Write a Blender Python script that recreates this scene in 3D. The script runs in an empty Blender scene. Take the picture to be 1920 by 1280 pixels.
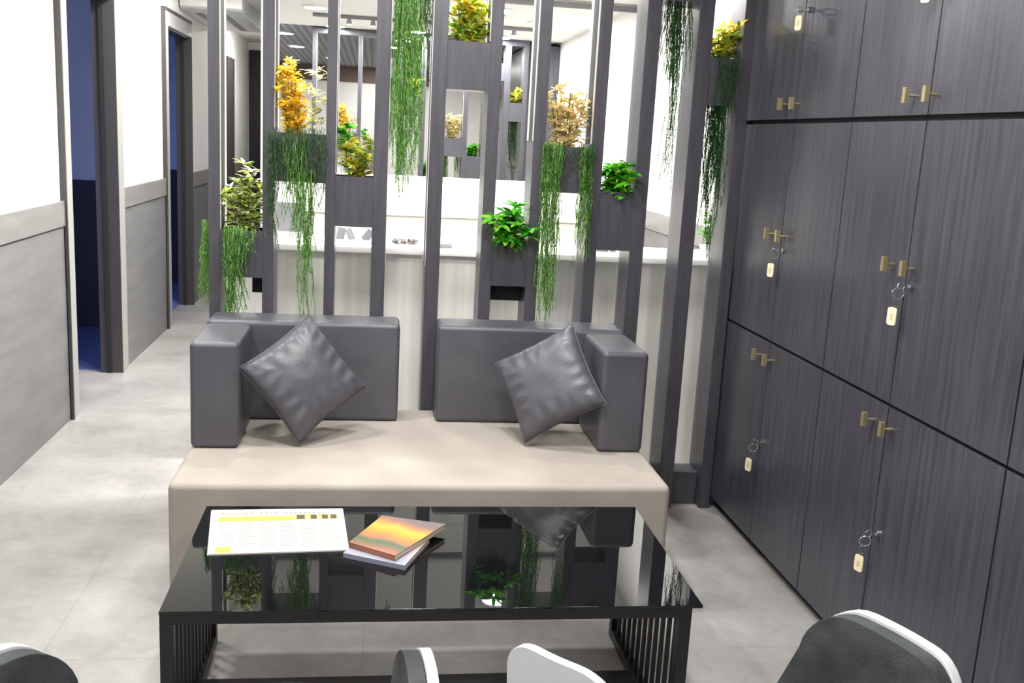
import bpy, bmesh, math, random
from mathutils import Vector, Matrix, noise
random.seed(7)
S = bpy.context.scene
COL = S.collection
PI = math.pi

# ---------------------------------------------------------------- camera
cam_d = bpy.data.cameras.new('camera')
cam = bpy.data.objects.new('camera', cam_d); COL.objects.link(cam)
RM = [[0.989764, -0.132353, 0.053383], [0.025521, -0.203886, -0.978662], [0.140413, 0.970007, -0.198421]]
m3 = Matrix((RM[0], [-a for a in RM[1]], [-a for a in RM[2]])).transposed()
cam.matrix_world = Matrix.Translation((0, 0, 1.5)) @ m3.to_4x4()
cam_d.sensor_width = 36; cam_d.lens = 36 * 1864.6 / 1920
cam_d.clip_start = 0.05; cam_d.clip_end = 60
S.camera = cam

# ---------------------------------------------------------------- world, exposure, large lights
w = bpy.data.worlds.new('world'); S.world = w; w.use_nodes = True
w.node_tree.nodes['Background'].inputs[0].default_value = (0.9, 0.95, 1.0, 1)
w.node_tree.nodes['Background'].inputs[1].default_value = 0.35
S.view_settings.view_transform = 'Standard'; S.view_settings.look = 'None'
S.view_settings.gamma = 1; S.view_settings.exposure = 0.62
S.view_settings.use_curve_mapping = False
CEIL = 2.45

def area(name, loc, sx, sy, power, color=(1, 0.97, 0.92), rot=(0, 0, 0)):
    l = bpy.data.lights.new(name, 'AREA'); l.shape = 'RECTANGLE'; l.size = sx; l.size_y = sy
    l.energy = power; l.color = color
    o = bpy.data.objects.new(name, l); o.location = loc; o.rotation_euler = rot; COL.objects.link(o)
    return o
def disk(name, loc, size, power, color=(1, 0.98, 0.95), rot=(0, 0, 0)):
    o = area(name, loc, size, size, power, color, rot); o.data.shape = 'DISK'; return o
# one disk light under every round ceiling spotlight (the fixtures are built further down)
SPOTS = [(-0.95, 3.2, 13), (0.25, 3.25, 13), (-0.95, 1.6, 11), (0.18, 2.35, 14), (0.95, 2.2, 9), (-0.6, 0.0, 9), (0.8, 0.2, 9), (0.1, -1.0, 9),
         (-1.1, 5.75, 12), (-1.1, 7.3, 12), (-1.1, 10.6, 10),
         (-0.5, 5.6, 14), (0.885, 6.25, 14), (-0.4, 4.25, 22), (0.35, 4.25, 22), (1.15, 4.25, 22), (1.3, 5.6, 14)]  # middle and right spots behind the partition are added to brighten the counter
for x_, y_, p_ in SPOTS: disk('spotlight_beam', (x_, y_, CEIL - 0.016), 0.16, p_)
# dim blue light of the two side rooms
area('side_room_light', (-2.7, 4.75, 0.9), 0.8, 1.0, 6.5, (0.22, 0.35, 1.0), (PI / 2, 0, 0))
area('side_room_light', (-2.7, 7.75, 0.9), 0.8, 1.0, 5.5, (0.22, 0.35, 1.0), (PI / 2, 0, 0))

# ---------------------------------------------------------------- materials
def mat(name, color, rough=0.5, metal=0.0, emit=None, es=0.0, spec=0.5, coat=0.0):
    m = bpy.data.materials.new(name); m.use_nodes = True
    b = m.node_tree.nodes['Principled BSDF']
    b.inputs['Base Color'].default_value = (*color, 1)
    b.inputs['Roughness'].default_value = rough; b.inputs['Metallic'].default_value = metal
    b.inputs['Specular IOR Level'].default_value = spec
    b.inputs['Coat Weight'].default_value = coat
    if emit: b.inputs['Emission Color'].default_value = (*emit, 1); b.inputs['Emission Strength'].default_value = es
    return m
def nd(m, t, **kw):
    n = m.node_tree.nodes.new(t)
    for k, v in kw.items(): setattr(n, k, v)
    return n
def bsdf(m): return m.node_tree.nodes['Principled BSDF']
def lk(m, a, b): m.node_tree.links.new(a, b)
def ramp(m, fac, stops, interp='LINEAR'):
    r = nd(m, 'ShaderNodeValToRGB'); r.color_ramp.interpolation = interp
    e = r.color_ramp.elements
    while len(e) < len(stops): e.new(0.5)
    for i, (p, c) in enumerate(stops): e[i].position = p; e[i].color = (*c, 1)
    lk(m, fac, r.inputs[0]); return r.outputs[0]
def coords(m, scale=(1, 1, 1), rot=(0, 0, 0)):
    t = nd(m, 'ShaderNodeTexCoord'); mp = nd(m, 'ShaderNodeMapping')
    mp.inputs['Scale'].default_value = scale; mp.inputs['Rotation'].default_value = rot
    lk(m, t.outputs['Object'], mp.inputs[0]); return mp.outputs[0]
def noise_mat(name, c1, c2, scale, rough=0.5, stretch=(1, 1, 1), detail=6, bump=0.0, bscale=None, lo=0.35, hi=0.65, **kw):
    m = mat(name, c1, rough, **kw); v = coords(m, stretch)
    n = nd(m, 'ShaderNodeTexNoise'); n.inputs['Scale'].default_value = scale; n.inputs['Detail'].default_value = detail
    lk(m, v, n.inputs[0]); lk(m, ramp(m, n.outputs[0], [(lo, c1), (hi, c2)]), bsdf(m).inputs['Base Color'])
    if bump:
        n2 = nd(m, 'ShaderNodeTexNoise'); n2.inputs['Scale'].default_value = bscale or scale; n2.inputs['Detail'].default_value = 4
        lk(m, v, n2.inputs[0]); b = nd(m, 'ShaderNodeBump'); b.inputs['Strength'].default_value = bump; b.inputs['Distance'].default_value = 0.01
        lk(m, n2.outputs[0], b.inputs['Height']); lk(m, b.outputs[0], bsdf(m).inputs['Normal'])
    return m

M = {}
M['wall_white'] = mat('wall_white', (0.86, 0.85, 0.82), 0.6)
M['ceil_white'] = mat('ceiling_white', (0.74, 0.73, 0.70), 0.7)
M['wainscot'] = noise_mat('wainscot_grey', (0.155, 0.155, 0.16), (0.19, 0.19, 0.195), 3, 0.45, stretch=(1, 1, 6), bump=0.05, bscale=40)
M['rail'] = noise_mat('rail_grey', (0.20, 0.195, 0.19), (0.235, 0.23, 0.225), 4, 0.4, stretch=(1, 1, 5))
M['trim_light'] = mat('trim_light_grey', (0.36, 0.36, 0.35), 0.4)
M['jamb'] = mat('jamb_dark_brown_grey', (0.05, 0.045, 0.045), 0.4)
M['gap'] = mat('gap_black', (0.012, 0.012, 0.013), 0.7)
M['end_black'] = mat('end_door_black', (0.006, 0.006, 0.007), 0.6)
M['laminate'] = noise_mat('partition_laminate', (0.052, 0.050, 0.062), (0.070, 0.067, 0.082), 9, 0.34, stretch=(6, 6, 0.5), detail=8)
M['locker'] = noise_mat('locker_laminate', (0.044, 0.043, 0.056), (0.070, 0.068, 0.086), 7, 0.29, stretch=(9, 9, 0.45), detail=10, bump=0.06, bscale=10)
M['pale_edge'] = mat('post_edge_pale', (0.8, 0.78, 0.76), 0.3, 0.6)
M['leather'] = noise_mat('charcoal_leatherette', (0.078, 0.076, 0.091), (0.100, 0.098, 0.116), 6, 0.37, bump=0.12, bscale=160)
M['suede'] = noise_mat('beige_grey_suede', (0.36, 0.325, 0.287), (0.43, 0.388, 0.342), 5, 0.85, bump=0.1, bscale=120, lo=0.3, hi=0.7)
M['black_glass'] = mat('black_glass', (0.004, 0.004, 0.005), 0.012, spec=0.55)
M['black_metal'] = mat('black_painted_metal', (0.009, 0.009, 0.010), 0.35)
M['table_shelf'] = mat('smoked_shelf', (0.02, 0.022, 0.027), 0.25)
M['brass'] = mat('antique_brass', (0.55, 0.47, 0.27), 0.32, 0.75)
M['chrome'] = mat('chrome', (0.65, 0.65, 0.66), 0.15, 1.0)
M['tag'] = mat('cream_tag_plastic', (0.84, 0.75, 0.50), 0.5)
M['tag_ink'] = mat('tag_ink', (0.62, 0.52, 0.32), 0.6)
M['shell'] = mat('white_chair_shell', (0.72, 0.72, 0.76), 0.3)
M['chair_fabric'] = noise_mat('dark_chair_fabric', (0.028, 0.032, 0.034), (0.070, 0.077, 0.082), 14, 0.9, bump=0.25, bscale=220)
M['chair_leg'] = mat('chair_leg_metal', (0.3, 0.3, 0.31), 0.3, 0.9)
M['paper'] = mat('newsprint_paper', (0.53, 0.525, 0.50), 0.7)
M['yellow_ink'] = mat('yellow_ink', (0.50, 0.43, 0.08), 0.7)
M['grey_ink'] = mat('grey_ink', (0.33, 0.325, 0.32), 0.7)
M['dark_ink'] = mat('dark_ink', (0.09, 0.07, 0.04), 0.7)
M['page'] = mat('page_edges', (0.70, 0.62, 0.50), 0.7)
M['mirror'] = mat('mirror_glass', (0.90, 0.91, 0.90), 0.0, 1.0)
M['lamp'] = mat('lamp_diffuser', (1, 1, 1), 0.5, emit=(1, 0.98, 0.94), es=9)
M['white_plastic'] = mat('white_plastic', (0.75, 0.75, 0.74), 0.35)
M['grey_plastic'] = mat('grey_plastic', (0.16, 0.16, 0.17), 0.4)
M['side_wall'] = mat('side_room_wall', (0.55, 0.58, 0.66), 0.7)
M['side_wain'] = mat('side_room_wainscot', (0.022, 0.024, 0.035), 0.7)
M['side_floor'] = noise_mat('side_room_blue_lit_floor', (0.07, 0.10, 0.26), (0.10, 0.14, 0.34), 90, 0.9)  # the rooms' blue light put into the floor colour
M['pebble'] = noise_mat('dark_pebbles', (0.03, 0.03, 0.03), (0.35, 0.33, 0.31), 60, 0.6)
M['brown'] = mat('brown_board', (0.16, 0.11, 0.09), 0.6)

# floor: polished concrete-look tiles
m = mat('floor_concrete', (0.5, 0.5, 0.5), 0.34); M['floor'] = m
v = coords(m)
n1 = nd(m, 'ShaderNodeTexNoise'); n1.inputs['Scale'].default_value = 2.2; n1.inputs['Detail'].default_value = 9; n1.inputs['Roughness'].default_value = 0.62
n2 = nd(m, 'ShaderNodeTexNoise'); n2.inputs['Scale'].default_value = 26; n2.inputs['Detail'].default_value = 5
lk(m, v, n1.inputs[0]); lk(m, v, n2.inputs[0])
c1 = ramp(m, n1.outputs[0], [(0.30, (0.27, 0.26, 0.25)), (0.52, (0.38, 0.366, 0.352)), (0.70, (0.46, 0.447, 0.435))])
c2 = ramp(m, n2.outputs[0], [(0.3, (0.88, 0.88, 0.88)), (0.7, (1, 1, 1))])
br = nd(m, 'ShaderNodeTexBrick'); br.offset = 0; br.inputs['Scale'].default_value = 1
for k, val in (('Mortar Size', 0.0025), ('Brick Width', 0.9), ('Row Height', 0.9), ('Mortar Smooth', 0.3)): br.inputs[k].default_value = val
br.inputs['Color1'].default_value = br.inputs['Color2'].default_value = (1, 1, 1, 1); br.inputs['Mortar'].default_value = (0.86, 0.85, 0.84, 1)
lk(m, v, br.inputs[0])
x1 = nd(m, 'ShaderNodeMixRGB', blend_type='MULTIPLY'); x1.inputs[0].default_value = 1
x2 = nd(m, 'ShaderNodeMixRGB', blend_type='MULTIPLY'); x2.inputs[0].default_value = 1
lk(m, c1, x1.inputs[1]); lk(m, c2, x1.inputs[2]); lk(m, x1.outputs[0], x2.inputs[1]); lk(m, br.outputs[0], x2.inputs[2])
lk(m, x2.outputs[0], bsdf(m).inputs['Base Color'])

def stripes(name, c1, c2, axis_scale, rough=0.5):
    m = mat(name, c1, rough); v = coords(m, axis_scale)
    wv = nd(m, 'ShaderNodeTexWave'); wv.inputs['Scale'].default_value = 1; wv.inputs['Distortion'].default_value = 0
    lk(m, v, wv.inputs[0]); lk(m, ramp(m, wv.outputs['Fac'], [(0.35, c1), (0.75, c2)]), bsdf(m).inputs['Base Color']); return m
M['ceil_slat'] = stripes('slatted_grey_ceiling', (0.16, 0.16, 0.18), (0.28, 0.28, 0.30), (4, 0, 0), 0.7)
M['counter'] = noise_mat('cream_wood_panel', (0.76, 0.755, 0.70), (0.86, 0.855, 0.81), 5, 0.4, stretch=(7, 1, 0.15), detail=3)
M['counter_top'] = mat('counter_top_white', (0.85, 0.85, 0.83), 0.3)
M['desk_cream'] = mat('desk_cream', (0.74, 0.72, 0.64), 0.5)

def leafmat(name, cols, rough=0.45, back=0.5):
    m = mat(name, cols[0], rough); g = nd(m, 'ShaderNodeNewGeometry')
    st = [(i / len(cols), c) for i, c in enumerate(cols)]
    c = ramp(m, g.outputs['Random Per Island'], st, 'CONSTANT')
    lk(m, c, bsdf(m).inputs['Base Color'])
    tr = nd(m, 'ShaderNodeBsdfTranslucent'); lk(m, c, tr.inputs[0])
    mx = nd(m, 'ShaderNodeMixShader'); mx.inputs[0].default_value = back
    out = m.node_tree.nodes['Material Output']
    lk(m, bsdf(m).outputs[0], mx.inputs[1]); lk(m, tr.outputs[0], mx.inputs[2]); lk(m, mx.outputs[0], out.inputs[0])
    return m
M['fern'] = leafmat('fern_green', [(0.07, 0.20, 0.03), (0.13, 0.33, 0.05), (0.20, 0.42, 0.08), (0.09, 0.26, 0.04), (0.30, 0.50, 0.14)])
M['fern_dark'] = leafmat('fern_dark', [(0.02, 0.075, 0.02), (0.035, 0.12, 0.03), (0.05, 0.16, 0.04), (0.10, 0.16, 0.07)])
M['pale_croton'] = leafmat('pale_croton', [(0.80, 0.82, 0.50), (0.52, 0.62, 0.10), (0.88, 0.88, 0.68), (0.24, 0.38, 0.03), (0.68, 0.72, 0.20), (0.08, 0.11, 0.03)])
M['yellow'] = leafmat('yellow_spray', [(0.92, 0.74, 0.06), (0.90, 0.66, 0.04), (0.93, 0.80, 0.18), (0.86, 0.50, 0.03), (0.92, 0.80, 0.35)])
M['cream_leaf'] = leafmat('cream_spray', [(0.75, 0.72, 0.42), (0.62, 0.62, 0.30), (0.80, 0.78, 0.58), (0.42, 0.48, 0.14)])
M['croton'] = leafmat('yellow_green_croton', [(0.72, 0.70, 0.06), (0.36, 0.54, 0.04), (0.82, 0.74, 0.12), (0.12, 0.28, 0.02), (0.58, 0.68, 0.12), (0.80, 0.50, 0.03), (0.70, 0.72, 0.30)])
M['bright'] = leafmat('bright_green_leaf', [(0.08, 0.50, 0.03), (0.16, 0.62, 0.03), (0.32, 0.70, 0.06), (0.04, 0.30, 0.03), (0.02, 0.15, 0.02)])
M['peach'] = leafmat('peach_spray', [(0.94, 0.76, 0.36), (0.95, 0.82, 0.56), (0.90, 0.82, 0.48), (0.92, 0.66, 0.38), (0.95, 0.88, 0.70), (0.76, 0.76, 0.30)])
M['stem'] = mat('plant_stem', (0.07, 0.09, 0.03), 0.7)
M['soil'] = mat('dark_pot', (0.02, 0.02, 0.022), 0.6)

# ---------------------------------------------------------------- helpers
def obj(name, bm, m, parent=None, smooth=False, bevel=0.0, seg=2):
    me = bpy.data.meshes.new(name); bm.normal_update(); bm.to_mesh(me); bm.free()
    if smooth:
        for p_ in me.polygons: p_.use_smooth = True
    me.materials.append(M[m] if isinstance(m, str) else m)
    o = bpy.data.objects.new(name, me); COL.objects.link(o)
    if parent: o.parent = parent
    if bevel:
        b = o.modifiers.new('bevel', 'BEVEL'); b.width = bevel; b.segments = seg; b.limit_method = 'ANGLE'; b.angle_limit = 0.6
        for p_ in me.polygons: p_.use_smooth = True
        wn = o.modifiers.new('wn', 'WEIGHTED_NORMAL'); wn.keep_sharp = True
    return o
def thing(name, label, cat, loc=(0, 0, 0), rot=(0, 0, 0), group=None):
    o = bpy.data.objects.new(name, None); COL.objects.link(o); o.empty_display_size = 0.05
    o.location = loc; o.rotation_euler = rot
    o['label'] = label; o['category'] = cat
    if group: o['group'] = group
    return o
def tag(o, label, cat, group=None):
    o['label'] = label; o['category'] = cat
    if group: o['group'] = group
    return o
def B(bm, x0, x1, y0, y1, z0, z1, mtx=None):
    vs = [bm.verts.new((x, y, z)) for x in (x0, x1) for y in (y0, y1) for z in (z0, z1)]
    if mtx: 
        for v_ in vs: v_.co = mtx @ v_.co
    for f in ((0, 1, 3, 2), (4, 6, 7, 5), (0, 4, 5, 1), (2, 3, 7, 6), (0, 2, 6, 4), (1, 5, 7, 3)): bm.faces.new([vs[i] for i in f])
    return bm
def box(*a, mtx=None): return B(bmesh.new(), *a, mtx=mtx)
def tube(bm, pts, r, seg=8, cap=True):
    pts = [Vector(p_) for p_ in pts]; rings = []
    for i, p_ in enumerate(pts):
        t = (pts[min(i + 1, len(pts) - 1)] - pts[max(i - 1, 0)]).normalized()
        a = t.orthogonal().normalized() if i == 0 else (a - t * a.dot(t)).normalized()
        b = t.cross(a); rr = r[i] if isinstance(r, (list, tuple)) else r
        rings.append([bm.verts.new(p_ + (a * math.cos(2 * PI * k / seg) + b * math.sin(2 * PI * k / seg)) * rr) for k in range(seg)])
    for i in range(len(rings) - 1):
        for k in range(seg): bm.faces.new((rings[i][k], rings[i][(k + 1) % seg], rings[i + 1][(k + 1) % seg], rings[i + 1][k]))
    if cap: bm.faces.new(rings[0][::-1]); bm.faces.new(rings[-1])
    return bm
def ring(bm, c, R_, r, nrm, seg=20, sub=6):
    nrm = Vector(nrm).normalized(); a = nrm.orthogonal().normalized(); b = nrm.cross(a); c = Vector(c); rg = []
    for i in range(seg):
        t = 2 * PI * i / seg; d = a * math.cos(t) + b * math.sin(t)
        rg.append([bm.verts.new(c + d * (R_ + r * math.cos(2 * PI * k / sub)) + nrm * r * math.sin(2 * PI * k / sub)) for k in range(sub)])
    for i in range(seg):
        for k in range(sub): bm.faces.new((rg[i][k], rg[(i + 1) % seg][k], rg[(i + 1) % seg][(k + 1) % sub], rg[i][(k + 1) % sub]))
    return bm
def struct(name, bm, m, parent=None, **kw):
    o = obj(name, bm, m, parent, **kw)
    if not parent: o['kind'] = 'structure'
    return o
def prism(pts, z0, z1, bm=None):
    bm = bm or bmesh.new(); n = len(pts)
    a = [bm.verts.new((x, y, z0)) for x, y in pts]; b = [bm.verts.new((x, y, z1)) for x, y in pts]
    bm.faces.new(a[::-1]); bm.faces.new(b)
    for i in range(n): bm.faces.new((a[i], a[(i + 1) % n], b[(i + 1) % n], b[i]))
    return bm

# ---------------------------------------------------------------- setting
YB, YE, XR = -1.7, 12.35, 1.78
struct('floor', box(-3.6, XR + 0.12, YB - 0.1, YE + 0.12, -0.1, 0), 'floor')
bm = box(-3.6, XR + 0.12, 4.06, YE + 0.12, CEIL, CEIL + 0.1)
struct('ceiling', bm, 'ceil_white')
struct('ceiling_lounge', box(-3.6, XR + 0.12, YB - 0.1, 4.06, CEIL, CEIL + 0.1), 'ceil_slat')
XL, TH = -1.5, 0.08
D1 = (5.20, 6.10); D2 = (7.60, 8.52); D3 = (10.45, 10.95); DT = 2.16
bm = bmesh.new(); segs = [(YB, D1[0]), (D1[1], D2[0]), (D2[1], YE)]
for a, b in segs: B(bm, XL - TH, XL, a, b, 0, CEIL)
for a, b in (D1, D2): B(bm, XL - TH, XL, a, b, DT, CEIL)
struct('wall_left', bm, 'wall_white')
n = 1
for a, b in ((YB, D1[0] - 0.11), (D1[1] + 0.14, D2[0] - 0.12), (D2[1], D3[0]), (D3[1], YE - 0.0)):
    struct('trim_%d' % n, box(XL, XL + 0.012, a, b, 0, 0.975), 'wainscot'); n += 1
    struct('trim_%d' % n, box(XL, XL + 0.020, a, b, 0.975, 1.097), 'rail', bevel=0.003); n += 1
    struct('trim_%d' % n, box(XL + 0.012, XL + 0.0145, a, b, 0.968, 0.975), 'gap'); n += 1
for yy in (D1[0] - 0.122, D2[0] - 0.132):
    struct('trim_%d' % n, box(XL + 0.012, XL + 0.016, yy, yy + 0.012, 0, 0.975), 'gap'); n += 1
for i, (a, b, near, far) in enumerate(((D1[0], D1[1], 0.11, 0.14), (D2[0], D2[1], 0.12, 0.0))):
    d = thing('door_%d' % (i + 1), 'x', 'x'); del d['label']; del d['category']; d['kind'] = 'structure'
    bm = box(XL, XL + 0.024, a - near, a, 0, DT + 0.1)
    if far: B(bm, XL, XL + 0.024, b, b + far, 0, DT + 0.1)
    B(bm, XL, XL + 0.024, a, b, DT, DT + 0.1)
    obj('architrave', bm, 'trim_light', d, bevel=0.003)
    bm = box(XL + 0.001, XL + 0.030, a - near - 0.012, a - near, 0, DT + 0.12)
    B(bm, XL + 0.001, XL + 0.030, a - near, b + far, DT + 0.10, DT + 0.12)
    obj('frame_edge', bm, 'jamb', d)
    bm = box(XL - TH - 0.02, XL + 0.026, b - 0.012, b + 0.001, 0, DT)
    B(bm, XL - TH - 0.02, XL - 0.001, a, a + 0.012, 0, DT)
    B(bm, XL - TH - 0.02, XL - 0.001, a, b, DT - 0.012, DT)
    obj('jamb_lining', bm, 'jamb', d)
    bm = box(XL - TH * 0.75, XL - TH * 0.45, b - 0.026, b - 0.012, 0, DT - 0.012)
    obj('door_stop', bm, 'gap', d)
struct('door_3', box(XL, XL + 0.03, D3[0], D3[1], 0, DT), M['jamb'])
# side rooms
bm = bmesh.new()
for a, b in ((4.6, 7.46), (7.58, 9.72)):
    B(bm, -3.5, -3.4, a, b, 0, CEIL); B(bm, -3.4, XL - TH, b, b + 0.1, 0, CEIL); B(bm, -3.4, XL - TH, a - 0.02, a, 0, CEIL)
struct('wall_side_rooms', bm, 'side_wall')
bm = bmesh.new()
for a, b in ((4.6, 7.46), (7.58, 9.72)):
    B(bm, -3.4, -3.385, a, b, 0, 1.06); B(bm, -3.385, XL - TH - 0.02, b - 0.015, b, 0, 1.06)
struct('baseboard_side_rooms', bm, 'side_wain')
struct('floor_side_rooms_blue_lit', box(-3.385, XL - TH - 0.02, 6.15, 7.44, 0, 0.006), 'side_floor')  # painted blue light, starting where the corridor light ends
struct('floor_side_rooms_blue_lit', box(-3.385, XL - TH - 0.02, 7.6, 9.70, 0, 0.006), 'side_floor')  # same painted blue light across the second room
struct('wall_right', box(XR, XR + 0.12, YB, YE, 0, CEIL), 'wall_white')
struct('trim_%d' % n, box(XR - 0.012, XR, 4.06, 6.94, 0, 0.975), 'wainscot'); n += 1
struct('trim_%d' % n, box(XR - 0.020, XR, 4.06, 6.94, 0.985, 1.097), 'rail'); n += 1
struct('wall_back', box(-3.6, XR + 0.12, YB - 0.1, YB, 0, CEIL), 'wall_white')
struct('trim_%d' % n, box(XL, XR, YB, YB + 0.02, 2.22, CEIL), 'brown'); n += 1
struct('wall_end', box(-3.6, XR + 0.12, YE, YE + 0.1, 0, CEIL), 'wall_white')
struct('door_4', box(XL + 0.01, -0.5, YE - 0.03, YE, 0, 2.36), 'end_black')
YM = 7.0
struct('wall_reception', box(-0.77, XR, YM, YM + 0.12, 0, CEIL), 'wall_white')
struct('wall_corridor_right', box(-0.77, -0.67, YM + 0.12, YE, 0, CEIL), 'wall_white')

mr = thing('wall_mirror', 'large frameless mirror across the white wall behind the reception counter', 'mirror', (0.5, YM, 1.22))
def rel(bm, o):
    bmesh.ops.translate(bm, verts=bm.verts, vec=-Vector(o.location)); return bm
obj('mirror_glass', rel(box(-0.75, XR - 0.005, YM - 0.012, YM - 0.002, 1.22, 2.40), mr), 'mirror', mr)
obj('top_rail', rel(box(-0.75, XR - 0.005, YM - 0.022, YM - 0.001, 2.40, 2.435), mr), 'wainscot', mr)
obj('bottom_rail', rel(box(-0.75, XR - 0.005, YM - 0.022, YM - 0.001, 1.205, 1.22), mr), 'counter_top', mr)

# ---------------------------------------------------------------- partition
PF, PB = 3.88, 4.05
POST = [(-0.617, -0.576), (-0.420, -0.378), (-0.187, -0.150), (-0.008, 0.046), (0.203, 0.258), (0.418, 0.465),
        (0.603, 0.650), (0.834, 0.882), (1.017, 1.074), (1.222, 1.283), (1.405, 1.452)]
part = thing('plant_partition', 'tall dark grey slatted partition with planter boxes behind the sofa', 'room divider', (0.4, PF, 0))
for i, (a, b) in enumerate(POST):
    o = obj('post', rel(box(a, b, PF, PB, 0, CEIL - 0.06), part), 'laminate', part, bevel=0.002)
obj('base_rail', rel(box(-0.576, 1.405, PF + 0.05, PB - 0.005, 0, 0.145), part), 'laminate', part, bevel=0.003)
obj('top_rail', rel(box(-0.617, 1.452, PF, PB, CEIL - 0.06, CEIL - 0.001), part), 'laminate', part)
BOX = {'A': (0, 0.930, 1.108), 'B': (1, 1.300, 1.481), 'C': (2, 1.140, 1.330), 'D': (4, 1.676, 1.854), 'E': (5, 0.930, 1.103),
       'F': (6, 1.307, 1.485), 'G': (7, 1.088, 1.320), 'H': (9, 1.675, 1.855), 'T': (8, 2.055, 2.22), 'U': (3, 2.02, 2.20)}
for k, (i, z0, z1) in BOX.items():
    a, b = POST[i][1], POST[i + 1][0]
    bm = box(a, b, PF, PF + 0.012, z0, z1)                          # open-topped trough
    B(bm, a, b, PB - 0.012, PB, z0, z1); B(bm, a, b, PF + 0.012, PB - 0.012, z0, z0 + 0.012)
    o = obj('planter_box', rel(bm, part), 'laminate', part)
    s = obj('soil', rel(box(a, b, PF + 0.012, PB - 0.012, z0 + 0.012, z1 - 0.03), part), 'soil', part)
for i, z0, z1, xa, xb in ((0, 0.848, 0.925, -0.475, -0.420), (5, 0.848, 0.925, 0.465, 0.603)):
    obj('back_board', rel(box(xa, xb, PB - 0.014, PB - 0.002, z0, z1), part), 'chair_fabric', part)
# pale and black strips on the inner faces of the upper openings
for i, (a, b) in enumerate(POST):
    bm = bmesh.new(); z0 = {0: 1.11, 1: 1.49, 2: 1.34, 3: 1.0, 4: 1.0, 5: 1.86, 6: 1.5, 7: 1.5, 8: 1.1, 9: 1.86, 10: 1.86}[i]
    b2 = bmesh.new(); top = CEIL - 0.06
    if i < 4: xa, xb = b, b + 0.002
    elif i < 8: xa, xb = a - 0.002, a
    if i < 8:
        B(bm, xa, xb, PF + 0.006, PF + 0.026, z0, top); B(bm, xa, xb, PB - 0.05, PB - 0.004, z0, top)
        B(b2, xa, xb, PF + 0.026, PB - 0.05, z0, top); obj('side_strip', rel(b2, part), 'gap', part)
    else: bm.free(); continue
    obj('edge_strip', rel(bm, part), 'pale_edge', part)

# ---------------------------------------------------------------- plants
def leaf(bm, p, d, L, W, droop=0.3, fold=0.25, segs=3):
    d = Vector(d).normalized(); side = d.cross(Vector((0, 0, 1)))
    if side.length < 0.05: side = Vector((1, 0, 0))
    side.normalize(); side = (side + Vector((random.uniform(-.5, .5), random.uniform(-.5, .5), random.uniform(-.5, .5)))).normalized()
    pr = []; q = Vector(p)
    for i in range(segs + 1):
        t = i / segs; ww = W * math.sin(PI * min(0.97, 0.12 + 0.88 * t)) * 0.5 + 0.0003
        up = side.cross(d).normalized()
        pr.append((bm.verts.new(q - side * ww + up * ww * fold), bm.verts.new(q), bm.verts.new(q + side * ww + up * ww * fold)))
        q = q + d * (L / segs); d = (d + Vector((0, 0, -droop / segs))).normalized()
    for i in range(segs):
        for k in (0, 1): bm.faces.new((pr[i][k], pr[i][k + 1], pr[i + 1][k + 1], pr[i + 1][k]))

def rosette(bm, p, n, L, W, spread=1.0, droop=0.4, up=0.3):
    for k in range(n):
        a = random.uniform(0, 2 * PI); e = random.uniform(up - 0.5, up + 0.7)
        leaf(bm, p, (math.cos(a) * spread, math.sin(a) * spread, e), L * random.uniform(.7, 1.15), W * random.uniform(.8, 1.2), droop)

def bush(name, label, cat, x, z0, w_, h, m, n_stem, n_ros, n_leaf, L, W, y=3.965, depth=0.07, droop=0.5, x_lean=0.0, extra=None, group='artificial plants in the partition boxes', zlow=0.1, xt=0.55):
    t = thing(name, label, cat, (x, y, z0 - 0.03), group=group)
    fb, sb = bmesh.new(), bmesh.new()
    for s in range(n_stem):
        fx = (s + 0.5) / n_stem * 2 - 1; hh = h * random.uniform(0.72, 1.0) * (1 - 0.25 * abs(fx))
        top = Vector((fx * w_ * xt + x_lean * hh, random.uniform(-depth, depth), hh))
        base = Vector((fx * w_ * 0.15, random.uniform(-0.02, 0.02), 0))
        pts = [base.lerp(top, k / 5) + Vector((0, 0, 0)) for k in range(6)]
        tube(sb, pts, [0.003, 0.0028, 0.0026, 0.0022, 0.0018, 0.0012], 5)
        for r in range(n_ros):
            tt = zlow + (1 - zlow) * (r + random.random() * 0.6 + 0.4) / n_ros; tt = min(tt, 1)
            q = base.lerp(top, tt) + Vector((random.uniform(-1, 1) * w_ * 0.22, random.uniform(-1, 1) * depth * .6, 0)) * (0.5 + 0.5 * tt)
            rosette(fb, q, n_leaf, L, W, droop=droop)
    lim = w_ * 0.62
    for v_ in fb.verts:
        v_.co.z = max(v_.co.z, 0.012 + 0.3 * abs(v_.co.y) * 0)
    obj('foliage', fb, m, t); obj('stem', sb, 'stem', t)
    if extra: extra(t)
    return t

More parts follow.
